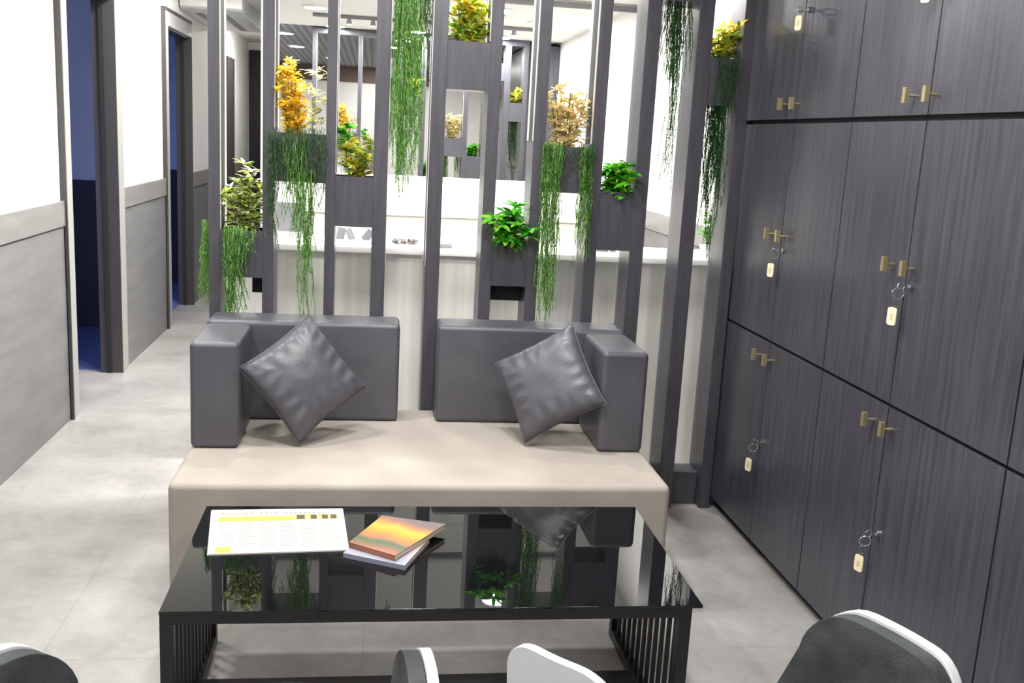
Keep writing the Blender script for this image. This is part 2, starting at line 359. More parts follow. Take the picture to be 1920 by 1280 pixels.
def strands(bm, x0, x1, y0, y1, z_top, lengths, count, leafL=0.022, sway=0.02, out=0.02, taper=0.6):
    """hanging strands of short needle leaves; lengths=(min,max)"""
    cx = (x0 + x1) / 2
    for s in range(count):
        x = random.uniform(x0, x1); y = random.uniform(y0, y1); L = random.uniform(*lengths)
        q = Vector((x, y + 0.02, z_top)); tx = (cx + (x - cx) * taper); ph = random.uniform(0, 6.28); n_ = int(L / 0.012)
        prev = None; zt_ = z_top - random.random() ** 2 * 0.03
        for k in range(n_):
            t = k / max(1, n_ - 1)
            p_ = Vector((x + (tx - x) * t + sway * math.sin(ph + t * 5) * t, y - out * math.sin(min(1, t * 3) * PI / 2) + out * .5, zt_ + 0.012 * math.sin(min(1, t * 6) * PI) - L * t))
            if prev is not None:
                a = random.uniform(0, 2 * PI)
                for j in (0, PI * .9):
                    d = Vector((math.cos(a + j), math.sin(a + j) * .7, -0.9))
                    d.normalize(); sd = Vector((-d.y, d.x, 0.1)).normalized() * 0.0016
                    e = p_ + d * leafL * random.uniform(.6, 1.2)
                    vs = [bm.verts.new(p_ - sd), bm.verts.new(p_ + sd), bm.verts.new(e)]
                    bm.faces.new(vs)
                dd = Vector((0.0011, 0, 0))
                bm.faces.new([bm.verts.new(prev - dd), bm.verts.new(prev + dd), bm.verts.new(p_ + dd), bm.verts.new(p_ - dd)])
            prev = p_
    return bm

def hanging(label, segs, m='fern', z=1.1, x=0.0, y=PF):
    t = thing('hanging_fern', label, 'hanging plant', (x, y, z), group='hanging ferns on the partition')
    for (x0, x1, y0, y1, zt, le, c, kw) in segs:
        kw = dict(kw); mm = kw.pop('mat', m)
        bm = strands(bmesh.new(), x0, x1, y0, y1, zt, le, c, **kw); rel(bm, t)
        obj('frond', bm, mm, t)
    return t

F0, F1 = PF - 0.035, PF - 0.012
# box A
bush('croton', 'white and lime speckled bushy plant in the lowest far left planter box', 'plant', -0.495, 1.108, 0.15, 0.28, 'pale_croton', 7, 8, 9, 0.050, 0.015, xt=.42)
hanging('green fern trailing down the front of the far left planter box', [(-0.565, -0.505, F0, F1, 1.13, (0.25, 0.44), 26, {}), (-0.53, -0.47, F0, F1, 1.13, (0.15, 0.35), 14, {}), (-0.50, -0.44, F0, F1, 1.12, (0.03, 0.12), 8, {})], x=-0.52, z=1.1)
hanging('yellowish green fern hanging outside the leftmost partition post', [(-0.655, -0.625, PF + .02, PF + .09, 1.14, (0.15, 0.34), 24, dict(taper=.5, out=0.01))], x=-0.64, z=1.12)
# box B
def pale(n_, x0, x1, h):
    def f(t):
        b2 = bmesh.new()
        for k in range(n_):
            rosette(b2, (random.uniform(x0, x1), random.uniform(-.05, .05), 0.04 + random.uniform(0, h)), 6, 0.032, 0.010)
        for v_ in b2.verts: v_.co.z = max(v_.co.z, 0.032)
        obj('pale_foliage', b2, 'cream_leaf', t)
    return f
bush('flowering_plant', 'tall plant with golden yellow sprays beside pale cream ones, second box from left', 'plant', -0.315, 1.481, 0.12, 0.34, 'yellow', 6, 18, 13, 0.032, 0.011, extra=pale(34, 0.05, 0.11, .24), x_lean=-0.06, zlow=0.05, xt=.42)
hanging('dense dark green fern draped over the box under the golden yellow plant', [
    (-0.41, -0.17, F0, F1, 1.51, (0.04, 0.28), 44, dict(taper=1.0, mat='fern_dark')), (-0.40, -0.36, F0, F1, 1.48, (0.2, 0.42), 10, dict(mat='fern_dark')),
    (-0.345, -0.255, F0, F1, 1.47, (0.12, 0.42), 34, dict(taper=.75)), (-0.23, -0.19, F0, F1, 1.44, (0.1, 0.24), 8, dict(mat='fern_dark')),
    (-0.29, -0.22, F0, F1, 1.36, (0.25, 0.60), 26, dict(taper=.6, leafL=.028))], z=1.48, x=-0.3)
# box C
bush('croton', 'yellow and green croton in the third planter box from the left', 'plant', -0.075, 1.330, 0.13, 0.20, 'croton', 5, 6, 9, 0.055, 0.016, xt=.45)
bush('leafy_plant', 'small vivid green leaf cluster behind the croton in the third box', 'plant', -0.120, 1.46, 0.07, 0.10, 'bright', 3, 3, 9, 0.035, 0.020, y=4.02, depth=.02, xt=.4)
# P3-P4 hanging from above
hanging('very long green fern hanging from the top box left of the centre post', [
    (0.055, 0.165, F0, F1 + .04, 2.22, (0.35, 0.82), 46, dict(taper=.8)), (0.06, 0.13, F0, F1 + .03, 2.22, (0.7, 0.93), 30, dict(taper=.8, leafL=.028)),
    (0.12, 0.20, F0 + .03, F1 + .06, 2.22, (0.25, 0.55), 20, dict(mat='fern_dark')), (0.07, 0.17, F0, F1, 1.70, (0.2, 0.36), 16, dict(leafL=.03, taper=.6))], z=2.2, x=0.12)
# box D
bush('croton', 'yellow and green croton in the high box on the centre post', 'plant', 0.345, 1.854, 0.15, 0.26, 'croton', 6, 8, 10, 0.060, 0.018, xt=.45)
# box E
bush('leafy_plant', 'bright green broad-leaved plant in the low box right of centre', 'plant', 0.520, 1.085, 0.17, 0.19, 'bright', 7, 5, 9, 0.066, 0.026, y=3.90, droop=.8, xt=.46)
# box F
bush('flowering_plant', 'pale orange feathery plant in a box above the right cushion', 'plant', 0.74, 1.485, 0.16, 0.30, 'peach', 7, 17, 12, 0.032, 0.011, xt=.52, zlow=0.05, extra=pale(36, -.06, .09, .16))
hanging('green fern hanging in two tails from the box of the pale orange plant', [
    (0.635, 0.72, F0, F1, 1.50, (0.25, 0.62), 30, dict(taper=.8)), (0.65, 0.715, F0, F1, 1.50, (0.55, 0.73), 22, dict(taper=.75, leafL=.026)),
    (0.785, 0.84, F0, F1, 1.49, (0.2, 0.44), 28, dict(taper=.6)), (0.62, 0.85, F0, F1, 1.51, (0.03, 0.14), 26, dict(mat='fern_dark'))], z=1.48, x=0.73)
# box G
bush('leafy_plant', 'bright green broad-leaved plant in the box right of the pale orange one', 'plant', 0.955, 1.31, 0.15, 0.19, 'bright', 7, 5, 9, 0.060, 0.024, y=3.91, droop=.8, xt=.36)
# T
hanging('sparse dark green fern hanging from the top box between the last posts', [(1.09, 1.21, PF + .02, PF + .08, 2.20, (0.2, 0.44), 44, dict(taper=.8)), (1.14, 1.20, PF + .05, PF + .11, 2.20, (0.4, 0.85), 26, dict(taper=.8))], m='fern_dark', z=2.15, x=1.15)
# H
bush('croton', 'yellow-green croton in the rightmost high box beside the lockers', 'plant', 1.345, 1.855, 0.12, 0.21, 'croton', 6, 7, 10, 0.050, 0.015, x_lean=0.12, xt=.42)
hanging('dark green fern hanging from the rightmost box beside the lockers', [(1.29, 1.40, F0, F1, 1.87, (0.1, 0.24), 24, {}), (1.285, 1.38, PF + .04, PF + .12, 1.80, (0.25, 0.52), 56, dict(taper=.9)), (1.33, 1.39, PF + .04, PF + .10, 1.70, (0.35, 0.66), 24, dict(taper=.9))], m='fern_dark', z=1.85, x=1.34)

# ---------------------------------------------------------------- reception
ct = thing('reception_counter', 'long cream panelled reception counter seen behind the partition', 'counter', (0.5, 4.5, 0))
obj('front_panel', rel(box(-0.64, XR - 0.03, 4.45, 4.48, 0, 0.975), ct), 'counter', ct)
obj('counter_top', rel(box(-0.66, XR - 0.03, 4.42, 4.88, 0.975, 1.005), ct), 'counter_top', ct, bevel=0.004)
obj('side_panel', rel(box(-0.64, -0.61, 4.48, 4.86, 0, 0.975), ct), 'counter', ct)
bd = thing('back_desk', 'cream cabinet along the wall behind the reception counter', 'cabinet', (0.6, 6.7, 0))
obj('body', rel(box(-0.55, XR - 0.03, 6.55, 6.95, 0, 0.98), bd), 'desk_cream', bd)
obj('worktop', rel(box(-0.56, XR - 0.03, 6.53, 6.95, 0.98, 1.005), bd), 'counter_top', bd)
KZ = 1.005
mo = thing('monitor', 'grey and white computer monitor on the counter behind the left ferns', 'monitor', (-0.375, 4.66, KZ))
obj('screen_back', rel(box(-0.435, -0.325, 4.65, 4.675, KZ + .03, KZ + .165), mo), 'grey_plastic', mo, bevel=0.006)
obj('bezel', rel(box(-0.44, -0.32, 4.675, 4.688, KZ + .025, KZ + .17), mo), 'white_plastic', mo, bevel=0.004)
bm = box(-0.41, -0.34, 4.62, 4.74, KZ, KZ + .008); B(bm, -0.385, -0.365, 4.66, 4.674, KZ + .008, KZ + .04)
obj('stand', rel(bm, mo), 'white_plastic', mo)
for xa, xb, lb in ((0.078, 0.205, 'dark pebble-filled tray on the counter left of the centre post'), (1.385, 1.46, 'small dark pebble tray on the counter at its right end')):
    t = thing('pebble_tray', lb, 'tray', ((xa + xb) / 2, 4.52, KZ))
    obj('tray', rel(box(xa, xb, 4.485, 4.55, KZ, KZ + .010), t), 'white_plastic', t, bevel=0.002)
    bm = bmesh.new()
    for k in range(60):
        c = Vector((random.uniform(xa + .008, xb - .008), random.uniform(4.492, 4.543), KZ + .012 + random.uniform(0, .018)))
        r_ = bmesh.ops.create_icosphere(bm, subdivisions=1, radius=random.uniform(.006, .010)); bmesh.ops.translate(bm, verts=r_['verts'], vec=c)
    s = obj('pebbles', rel(bm, t), 'pebble', t, smooth=True); s['kind'] = 'stuff'
def dome(name, label, cat, x, y, z, rx, ry, rz, m):
    bm = bmesh.new(); bmesh.ops.create_uvsphere(bm, u_segments=20, v_segments=12, radius=1)
    for v_ in bm.verts:
        v_.co = Vector((v_.co.x * rx, v_.co.y * ry, max(v_.co.z, 0) * rz))
    o = obj(name, bm, m, smooth=True); o.location = (x, y, z); return tag(o, label, cat)
dome('computer_mouse', 'dark grey computer mouse on the counter right of the centre post', 'mouse', 0.315, 4.50, KZ, 0.042, 0.03, 0.034, 'grey_plastic')
t = thing('card_holder', 'clear white card holder with dark cards on the counter under the croton box', 'holder', (-0.10, 4.56, KZ))
obj('holder', rel(box(-0.175, -0.005, 4.53, 4.60, KZ, KZ + .014), t), 'white_plastic', t, bevel=0.003)
for xa, rz, tz in ((-0.052, 0.2, 0.25), (0.005, 0.9, -0.3), (0.058, -0.4, 0.6)):
    c = obj('card', box(-0.018, 0.018, -0.003, 0.003, 0, 0.055), 'grey_plastic', t); c.location = (xa, 0.0, 0.012); c.rotation_euler = (-.25, tz, rz)
t = thing('card_holder', 'low white tray of dark stationery on the counter behind the right posts', 'holder', (1.07, 4.53, KZ))
obj('holder', rel(box(0.99, 1.15, 4.49, 4.57, KZ, KZ + .008), t), 'white_plastic', t)
for xa in (-.03, 0, 0.035):
    c = obj('card', box(-0.012, 0.012, -0.018, 0.018, 0, 0.020), 'grey_plastic', t); c.location = (xa, 0, 0.008)
t = thing('potted_plant', 'small green plant in a white pot on the counter beside the lockers', 'plant', (1.575, 4.56, KZ))
bm = bmesh.new(); tube(bm, [(0, 0, 0), (0, 0, 0.055)], [0.030, 0.040], 20); obj('pot', bm, 'white_plastic', t, smooth=False)
bm = bmesh.new()
for k in range(16): rosette(bm, (random.uniform(-.02, .02), random.uniform(-.02, .02), 0.065 + random.uniform(0, .13)), 6, 0.045, 0.015)
obj('foliage', bm, 'fern', t)
obj('stem', tube(bmesh.new(), [(0, 0, 0.055), (0.005, 0, 0.18)], 0.003, 6), 'stem', t)
# air conditioner
ac = thing('ceiling_air_conditioner', 'white ceiling air conditioner at the far end of the corridor', 'air conditioner', (-1.25, 9.0, CEIL))
bm = bmesh.new(); pts = [(8.1, 2.449), (8.1, 2.36), (8.16, 2.33), (9.7, 2.33), (9.85, 2.36), (9.85, 2.449)]
a_ = [bm.verts.new((-1.49, y, z)) for y, z in pts]; b_ = [bm.verts.new((-1.03, y, z)) for y, z in pts]
bm.faces.new(a_); bm.faces.new(b_[::-1])
for i in range(6): bm.faces.new((a_[i], b_[i], b_[(i + 1) % 6], a_[(i + 1) % 6]))
obj('housing', rel(bm, ac), 'white_plastic', ac, bevel=0.006)
for xa in (-1.40, -1.22): obj('air_slot', rel(box(xa, xa + 0.05, 8.3, 9.5, 2.322, 2.331), ac), 'grey_plastic', ac)

# ---------------------------------------------------------------- ceiling lamps
SPOT_LB = ['over the corridor side of the sofa', 'over the middle of the sofa', 'over the corridor beside the coffee table', 'over the chairs', 'near the lockers',
           'behind the viewer on the corridor side', 'behind the viewer near the lockers', 'closest to the back wall', 'in the corridor by the first doorway',
           'in the corridor by the second doorway', 'at the far end of the corridor', 'over the left of the reception counter', 'over the right rear of the reception, mirrored in the coffee table',
           'just behind the partition at its left', 'added behind the partition at its middle to brighten the counter', 'added behind the partition at its right to brighten the counter', 'over the right of the reception counter']
for (x, y, p_), lb in zip(SPOTS, SPOT_LB):
    t = thing('ceiling_spotlight', 'round white ceiling spotlight ' + lb, 'ceiling light', (x, y, CEIL), group='ceiling spotlights')
    bm = bmesh.new(); ring(bm, (0, 0, -0.006), 0.095, 0.010, (0, 0, 1), 28); obj('trim_ring', bm, 'white_plastic', t, smooth=True)
    bm = bmesh.new(); tube(bm, [(0, 0, -0.001), (0, 0, -0.010)], 0.086, 28); obj('diffuser', bm, 'lamp', t)
tr = thing('track_light', 'dark ceiling track with small bright spot heads over the reception', 'ceiling light', (0.2, 5.15, CEIL))
obj('track', box(-0.75, 1.2, -0.015, 0.015, -0.03, -0.001), 'grey_plastic', tr)
for x in (-0.45, -0.25, 0.55, 0.95):
    h = obj('spot_head', tube(bmesh.new(), [(x, 0, -0.03), (x, 0, -0.075)], [0.016, 0.024], 14), 'grey_plastic', tr)
    obj('bulb', tube(bmesh.new(), [(x, 0, -0.0755), (x, 0, -0.080)], 0.019, 14), 'lamp', h)

# ---------------------------------------------------------------- lockers
LX = 1.462
lk_y = [(2.998, 3.440, 3.915), (2.022, 2.563, 2.994), (1.14, 1.60, 2.018), (0.22, 0.68, 1.136)]
rows = [(0.045, 0.814, 'bottom'), (0.824, 1.609, 'middle'), (1.625, 2.42, 'top')]
colname = ['next to the partition', 'in the second column from the partition', 'in the third column from the partition', 'in the nearest column']
def knob(par, y, z):
    bm = bmesh.new(); tube(bm, [(0, 0, 0), (-0.026, 0, 0)], 0.0042, 8)
    h = obj('handle', bm, 'black_metal', par); h.location = (LX, y, z)
    bm = box(-0.037, -0.024, -0.009, 0.009, -0.024, 0.024); obj('grip', bm, 'brass', h, bevel=0.002)
for r, (z0, z1, rn) in enumerate(rows):
    for c, (ya, ym, yb) in enumerate(lk_y):
        t = thing('locker_cabinet', 'dark wood-grain two-door locker cabinet, %s row, %s' % (rn, colname[c]), 'locker', (LX, (ya + yb) / 2, z0), group='locker cabinets along the right wall')
        obj('body', rel(box(LX + 0.020, XR - 0.004, ya, yb, z0 - 0.0085, z1 + 0.0085), t), 'gap', t)
        for (a, b, hy) in ((ym + 0.0018, yb, ym + 0.072), (ya, ym - 0.0018, ym - 0.030)):
            d = obj('door', rel(box(LX, LX + 0.018, a + 0.001, b - 0.001, z0, z1), t), 'locker', t, bevel=0.001, seg=1)
            hz = {0: 0.757, 1: 1.213, 2: 1.677}[r]
            bm = tube(bmesh.new(), [(0, 0, 0), (-0.026, 0, 0)], 0.0042, 8)
            h = obj('handle', bm, 'black_metal', d); h.location = Vector((LX, hy, hz)) - t.location
            g = None
            # grip joins the handle mesh as a second piece of brass
            me = h.data; bm = bmesh.new(); bm.from_mesh(me); B(bm, -0.037, -0.024, -0.008, 0.008, -0.021, 0.021); bm.to_mesh(me); bm.free()
            me.materials.clear(); me.materials.append(M['brass'])
            if hy < ym:
                lz = {0: 0.445, 1: 1.165, 2: 1.99}[r]
                bm = tube(bmesh.new(), [(0, 0, 0), (-0.008, 0, 0)], 0.010, 16)
                l = obj('lock', bm, 'chrome', d, smooth=False); l.location = Vector((LX, ym - 0.035, lz)) - t.location
pe = obj('locker_end_panel', box(LX, XR - 0.004, 3.916, 3.932, 0, 2.42), 'locker'); tag(pe, 'narrow dark wood-grain end panel closing the lockers beside the partition', 'panel')
struct('baseboard_right', box(LX + 0.035, XR, 0.22, 3.915, 0, 0.041), 'gap')
# keys with tags
def keytag(y, z, ln, tilt, label):
    t = thing('key_with_tag', label, 'key', (LX - 0.008, y, z), group='keys with tags in the locker doors')
    bm = box(-0.012, 0, -0.0012, 0.0012, -0.004, 0.004); ring(bm, (-0.022, 0, 0), 0.010, 0.0022, (0, 1, 0), 16); obj('key', bm, 'chrome', t)
    dy = tilt * ln
    bm = ring(bmesh.new(), (-0.026, dy * .3, -ln * .33), 0.016, 0.0013, (0.3, 1, 0.2), 20)
    ring(bm, (-0.026, dy * .75, -ln * .75), 0.011, 0.0013, (1, 0.5, 0), 18); obj('ring', bm, 'chrome', t)
    # tag: rounded rectangle
    w_, h = 0.0155, 0.025; pts = []
    for cx, cy, a0 in ((1, 1, 0), (-1, 1, 90), (-1, -1, 180), (1, -1, 270)):
        for k in range(5):
            a = math.radians(a0 + k * 22.5); pts.append((cx * (w_ - .008) + .008 * math.cos(a), cy * (h - .008) + .008 * math.sin(a)))
    bm = prism(pts, -0.0025, 0.0025)
    R_ = Matrix.Translation((-0.028, dy, -ln - h)) @ Matrix.Rotation(0.35, 4, 'Z') @ Matrix(((0, 0, 1, 0), (1, 0, 0, 0), (0, 1, 0, 0), (0, 0, 0, 1)))
    bmesh.ops.transform(bm, matrix=R_, verts=bm.verts); g = obj('tag', bm, 'tag', t, bevel=0.0008, seg=1)
    bm = bmesh.new(); B(bm, -0.005, 0.005, -0.010, 0.008, -0.0032, -0.0026); bmesh.ops.transform(bm, matrix=R_, verts=bm.verts); obj('mark', bm, 'tag_ink', g)
keytag(3.405, 1.165, 0.052, 0.35, 'key with cream tag on the middle row locker nearest the partition')
keytag(2.528, 1.165, 0.062, 0.30, 'key with cream tag on the middle row locker farther from the partition')
keytag(3.405, 0.445, 0.075, 0.45, 'key with cream tag on the bottom row locker nearest the partition')
keytag(2.528, 0.445, 0.075, 0.30, 'key with cream tag on the bottom row locker above the right chair')
keytag(3.405, 1.99, 0.020, 0.10, 'key with cream tag on the top row locker nearest the partition')
keytag(2.56, 1.99, 0.028, 0.9, 'key with cream tag at the top edge, top row locker farther from the partition')

# ---------------------------------------------------------------- sofa
def cushion_box(x0, x1, y0, y1, z0, z1, r, bulge=0.0, n=10):
    bm = box(x0, x1, y0, y1, z0, z1)
    bmesh.ops.bevel(bm, geom=bm.edges[:], offset=r, segments=4, profile=0.5, affect='EDGES')
    return bm
sf = thing('sofa', 'low beige suede bench sofa with charcoal leatherette back and arms', 'sofa', (0.19, 3.44, 0))
obj('seat_base', rel(cushion_box(-0.604, 0.985, 2.985, 3.878, 0.0, 0.42, 0.022), sf), 'suede', sf, smooth=True)
def soft(o):
    for p_ in o.data.polygons: p_.use_smooth = True
    wn = o.modifiers.new('wn', 'WEIGHTED_NORMAL'); wn.weight = 80; return o
soft(sf.children[0])
for (a, b) in ((-0.598, 0.108), (0.252, 0.975)):
    soft(obj('backrest', rel(cushion_box(a, b, 3.69, 3.872, 0.42, 0.798, 0.018), sf), 'leather', sf))
for (a, b) in ((-0.597, -0.437), (0.812, 0.977)):
    soft(obj('armrest', rel(cushion_box(a, b, 3.335, 3.690, 0.42, 0.788, 0.018), sf), 'leather', sf))

def pillow(label, P, size, seed, rz, lean, spin):
    n_ = 44; bm = bmesh.new(); g = {}
    h = size / 2
    for s in (1, -1):
        for i in range(n_ + 1):
            for j in range(n_ + 1):
                u = i / n_ * 2 - 1; v_ = j / n_ * 2 - 1
                if s == -1 and (abs(u) == 1 or abs(v_) == 1): g[s, i, j] = g[1, i, j]; continue
                pin = 0.07
                x = u * h * (1 - pin * (1 - v_ * v_)); y = v_ * h * (1 - pin * (1 - u * u))
                e = max(0, (1 - u * u)) * max(0, (1 - v_ * v_)); th = 0.066 * e ** 0.36
                ce = max(abs(u), abs(v_))
                wr = 0
                # creases radiating from the seams
                if abs(u) > abs(v_): k = v_
                else: k = u
                wr = 0.012 * math.sin(k * 19 + seed + 2 * noise.noise(Vector((u * 2, v_ * 2, seed)))) * max(0, ce - 0.45) * (1 - ce ** 8) * (1 + noise.noise(Vector((u, v_, seed + 5))))
                wr += 0.004 * noise.noise(Vector((u * 2.5, v_ * 2.5, seed + 9)))* (e ** .5)
                g[s, i, j] = bm.verts.new((x, y, s * (th + wr)))
    for s in (1, -1):
        for i in range(n_):
            for j in range(n_):
                f = (g[s, i, j], g[s, i + 1, j], g[s, i + 1, j + 1], g[s, i, j + 1]); bm.faces.new(f if s == 1 else f[::-1])
    # flatten the corner it stands on a little
    o = obj('cover', bm, 'leather', None, smooth=True)
    t = thing('throw_pillow', label, 'pillow', (0, 0, 0), group='square throw pillows on the sofa')
    o.parent = t
    bm = bmesh.new(); pts = []
    per = [(u, -1) for u in range(-10, 10)] + [(1, 0)] * 0
    loop = []
    for k in range(4):
        for q in range(24):
            u = q / 24 * 2 - 1; c, s_ = [(1, 0), (0, 1), (-1, 0), (0, -1)][k]
            x0, y0 = u, -1.0
            x1, y1 = c * x0 - s_ * y0, s_ * x0 + c * y0
            pin = 0.07
            loop.append((x1 * h * (1 - pin * (1 - y1 * y1)), y1 * h * (1 - pin * (1 - x1 * x1)), 0))
    loop.append(loop[0]); tube(bm, loop, 0.0028, 6, cap=False)
    obj('piping', bm, 'leather', t, smooth=True)
    Mx = Matrix.Translation(P) @ Matrix.Rotation(rz, 4, 'Z') @ Matrix.Rotation(PI / 2 - lean, 4, 'X') @ Matrix.Rotation(spin, 4, 'Z')
    t.matrix_world = Mx
    inv = Mx.inverted()                                             # the corner it stands on is pressed flat on the seat
    for ch in t.children:
        for v_ in ch.data.vertices:
            q = Mx @ v_.co
            if q.z < 0.4215: v_.co = inv @ Vector((q.x, q.y, 0.4215))
    return t
pillow('charcoal throw pillow on its corner against the left backrest and arm', (-0.230, 3.460, 0.643), 0.330, 1.3, 0.42, 0.42, PI / 4 - 0.22)
pillow('charcoal throw pillow on its corner against the right backrest and arm', (0.642, 3.445, 0.646), 0.332, 4.1, -0.60, 0.40, PI / 4 - 0.17)

# ---------------------------------------------------------------- coffee table
TX0, TX1, TY0, TY1, TZ = -0.457, 0.808, 2.148, 2.802, 0.42
ctb = thing('coffee_table', 'low black metal coffee table with black glass top in front of sofa', 'table', ((TX0 + TX1) / 2, (TY0 + TY1) / 2, 0))
obj('glass_top', rel(box(TX0, TX1 + 0.006, TY0, TY1, TZ - 0.008, TZ), ctb), 'black_glass', ctb, bevel=0.001, seg=1)
fx1 = TX1 - 0.018
bm = bmesh.new(); fz = TZ - 0.0085
B(bm, TX0, fx1, TY0 + .004, TY0 + .03, fz - 0.026, fz); B(bm, TX0, fx1, TY1 - .03, TY1 - .004, fz - 0.026, fz)
obj('top_frame', rel(bm, ctb), 'black_metal', ctb, bevel=0.002)
for x in (TX0, fx1 - 0.03):
    obj('side_rail', rel(box(x, x + 0.03, TY0 + .03, TY1 - .03, fz - 0.026, fz), ctb), 'black_metal', ctb, bevel=0.002)
    obj('floor_rail', rel(box(x, x + 0.03, TY0 + .034, TY1 - .034, 0, 0.03), ctb), 'black_metal', ctb, bevel=0.002)
    for y in (TY0 + .004, TY1 - .034): obj('leg', rel(box(x, x + 0.03, y, y + 0.03, 0, fz - 0.026), ctb), 'black_metal', ctb, bevel=0.002)
    for k in range(11):
        y = TY0 + 0.065 + k * (TY1 - TY0 - 0.141) / 10
        obj('bar', rel(box(x + 0.010, x + 0.020, y, y + 0.011, 0.03, fz - 0.026), ctb), 'black_metal', ctb)
obj('lower_shelf', rel(box(TX0 + 0.03, fx1 - 0.03, 2.18, 2.53, 0.018, 0.03), ctb), 'table_shelf', ctb)

# newspaper
Q = [Vector(p_) for p_ in ((-0.400, 2.452, TZ), (-0.042, 2.478, TZ), (-0.068, 2.775, TZ), (-0.438, 2.761, TZ))]
def qp(u, v_, z): 
    a = Q[0].lerp(Q[1], u); b = Q[3].lerp(Q[2], u); p_ = a.lerp(b, v_); return (p_.x, p_.y, TZ + z)
np_ = thing('newspaper', 'folded white newspaper with a yellow header band on the glass top', 'newspaper', (-0.24, 2.6, TZ))
def qslab(u0, u1, v0, v1, z0, z1, nu=1):
    bm = bmesh.new(); lo = [bm.verts.new(qp(u, v_, z0)) for u, v_ in ((u0, v0), (u1, v0), (u1, v1), (u0, v1))]; hi = [bm.verts.new(qp(u, v_, z1)) for u, v_ in ((u0, v0), (u1, v0), (u1, v1), (u0, v1))]
    bm.faces.new(lo[::-1]); bm.faces.new(hi)
    for i in range(4): bm.faces.new((lo[i], lo[(i + 1) % 4], hi[(i + 1) % 4], hi[i]))
    return bm
for k in range(3): 
    obj('sheet', rel(qslab(0.002 * k, 1 - 0.003 * k, 0.002 * k, 1, 0.0006 + 0.0012 * k, 0.0016 + 0.0012 * k), np_), 'paper', np_)
zt = 0.0041
obj('yellow_band', rel(qslab(0.06, 0.62, 0.71, 0.82, zt, zt + .0002), np_), 'yellow_ink', np_)
obj('yellow_band', rel(qslab(0.62, 0.95, 0.73, 0.86, zt, zt + .0002), np_), noise_mat('yellow_pale', (0.50, 0.46, 0.24), (0.48, 0.40, 0.10), 20, 0.7), np_)
obj('yellow_block', rel(qslab(0.05, 0.16, 0.02, 0.14, zt, zt + .0002), np_), 'yellow_ink', np_)
for u0, u1 in ((0.64, 0.70), (0.745, 0.79), (0.83, 0.875), (0.895, 0.94)):
    obj('photo', rel(qslab(u0, u1, 0.74, 0.84, zt + .0002, zt + .0004), np_), 'dark_ink', np_)
bm = bmesh.new()
for c in range(6):
    for r in range(19):
        u0 = 0.06 + c * 0.15; v0 = 0.66 - r * 0.031
        if (c == 0 and v0 < 0.17): continue
        q2 = qslab(u0, u0 + 0.13 * random.uniform(.75, 1), v0, v0 + 0.009, zt, zt + .0002); 
        me = bpy.data.meshes.new('tmp'); q2.to_mesh(me); q2.free(); bm.from_mesh(me); bpy.data.meshes.remove(me)
o = obj('text_lines', rel(bm, np_), 'grey_ink', np_); o['kind'] = 'stuff'
bm = bmesh.new()
for k in range(22):
    u0 = 0.08 + k * 0.036 + random.uniform(-.004, .004)
    if k in (7, 12): continue
    q2 = qslab(u0, u0 + 0.022, 0.875, 0.925, zt, zt + .0002); me = bpy.data.meshes.new('tmp'); q2.to_mesh(me); q2.free(); bm.from_mesh(me); bpy.data.meshes.remove(me)
obj('header_line', rel(bm, np_), 'grey_ink', np_)

# magazines
def magazine(label, P, th, cover, zb):
    """P: front, right, back, left corners"""
    c = sum((Vector((x, y, 0)) for x, y in P), Vector()) / 4
    ax = (Vector((*P[1], 0)) - Vector((*P[0], 0))).normalized(); rz = math.atan2(ax.y, ax.x)
    t = thing('magazine', label, 'magazine', (c.x, c.y, zb), (0, 0, rz), group='magazines on the coffee table')
    R_ = Matrix.Rotation(-rz, 3, 'Z'); L = [(R_ @ (Vector((x, y, 0)) - c)).xy for x, y in P]
    obj('pages', prism([(x * .985, y * .985) for x, y in L], 0.001, th - 0.001), 'page', t)
    obj('front_cover', prism(L, th - 0.001, th), cover, t); obj('back_cover', prism(L, 0.0, 0.001), cover, t)
    sp = [L[3], L[0], (L[0][0] * .985, L[0][1] * .985), (L[3][0] * .985, L[3][1] * .985)]
    obj('spine', prism(sp, 0.001, th - .001), cover, t)
    return t
def cover_mat(name, stops, axis, scale):
    m = mat(name, stops[0][1], 0.35); tc = nd(m, 'ShaderNodeTexCoord'); sx = nd(m, 'ShaderNodeSeparateXYZ'); lk(m, tc.outputs['Object'], sx.inputs[0])
    nz = nd(m, 'ShaderNodeTexNoise'); nz.inputs['Scale'].default_value = 14; nz.inputs['Detail'].default_value = 5; lk(m, tc.outputs['Object'], nz.inputs[0])
    mp = nd(m, 'ShaderNodeMapRange'); mp.inputs[1].default_value = -scale; mp.inputs[2].default_value = scale; lk(m, sx.outputs[axis], mp.inputs[0])
    ad = nd(m, 'ShaderNodeMath', operation='MULTIPLY_ADD'); ad.inputs[1].default_value = 0.22; lk(m, nz.outputs[0], ad.inputs[0])
    sb = nd(m, 'ShaderNodeMath', operation='SUBTRACT'); sb.inputs[1].default_value = 0.11; lk(m, mp.outputs[0], ad.inputs[2]); lk(m, ad.outputs[0], sb.inputs[0])
    lk(m, ramp(m, sb.outputs[0], stops), bsdf(m).inputs['Base Color']); return m
covA = cover_mat('sunset_cover', [(0.0, (0.42, 0.15, 0.09)), (0.12, (0.20, 0.12, 0.07)), (0.24, (0.06, 0.12, 0.06)), (0.34, (0.42, 0.16, 0.07)), (0.48, (0.52, 0.25, 0.03)), (0.64, (0.62, 0.38, 0.04)), (0.78, (0.36, 0.16, 0.09)), (0.9, (0.17, 0.12, 0.12)), (1.0, (0.15, 0.13, 0.13))], 0, 0.125)
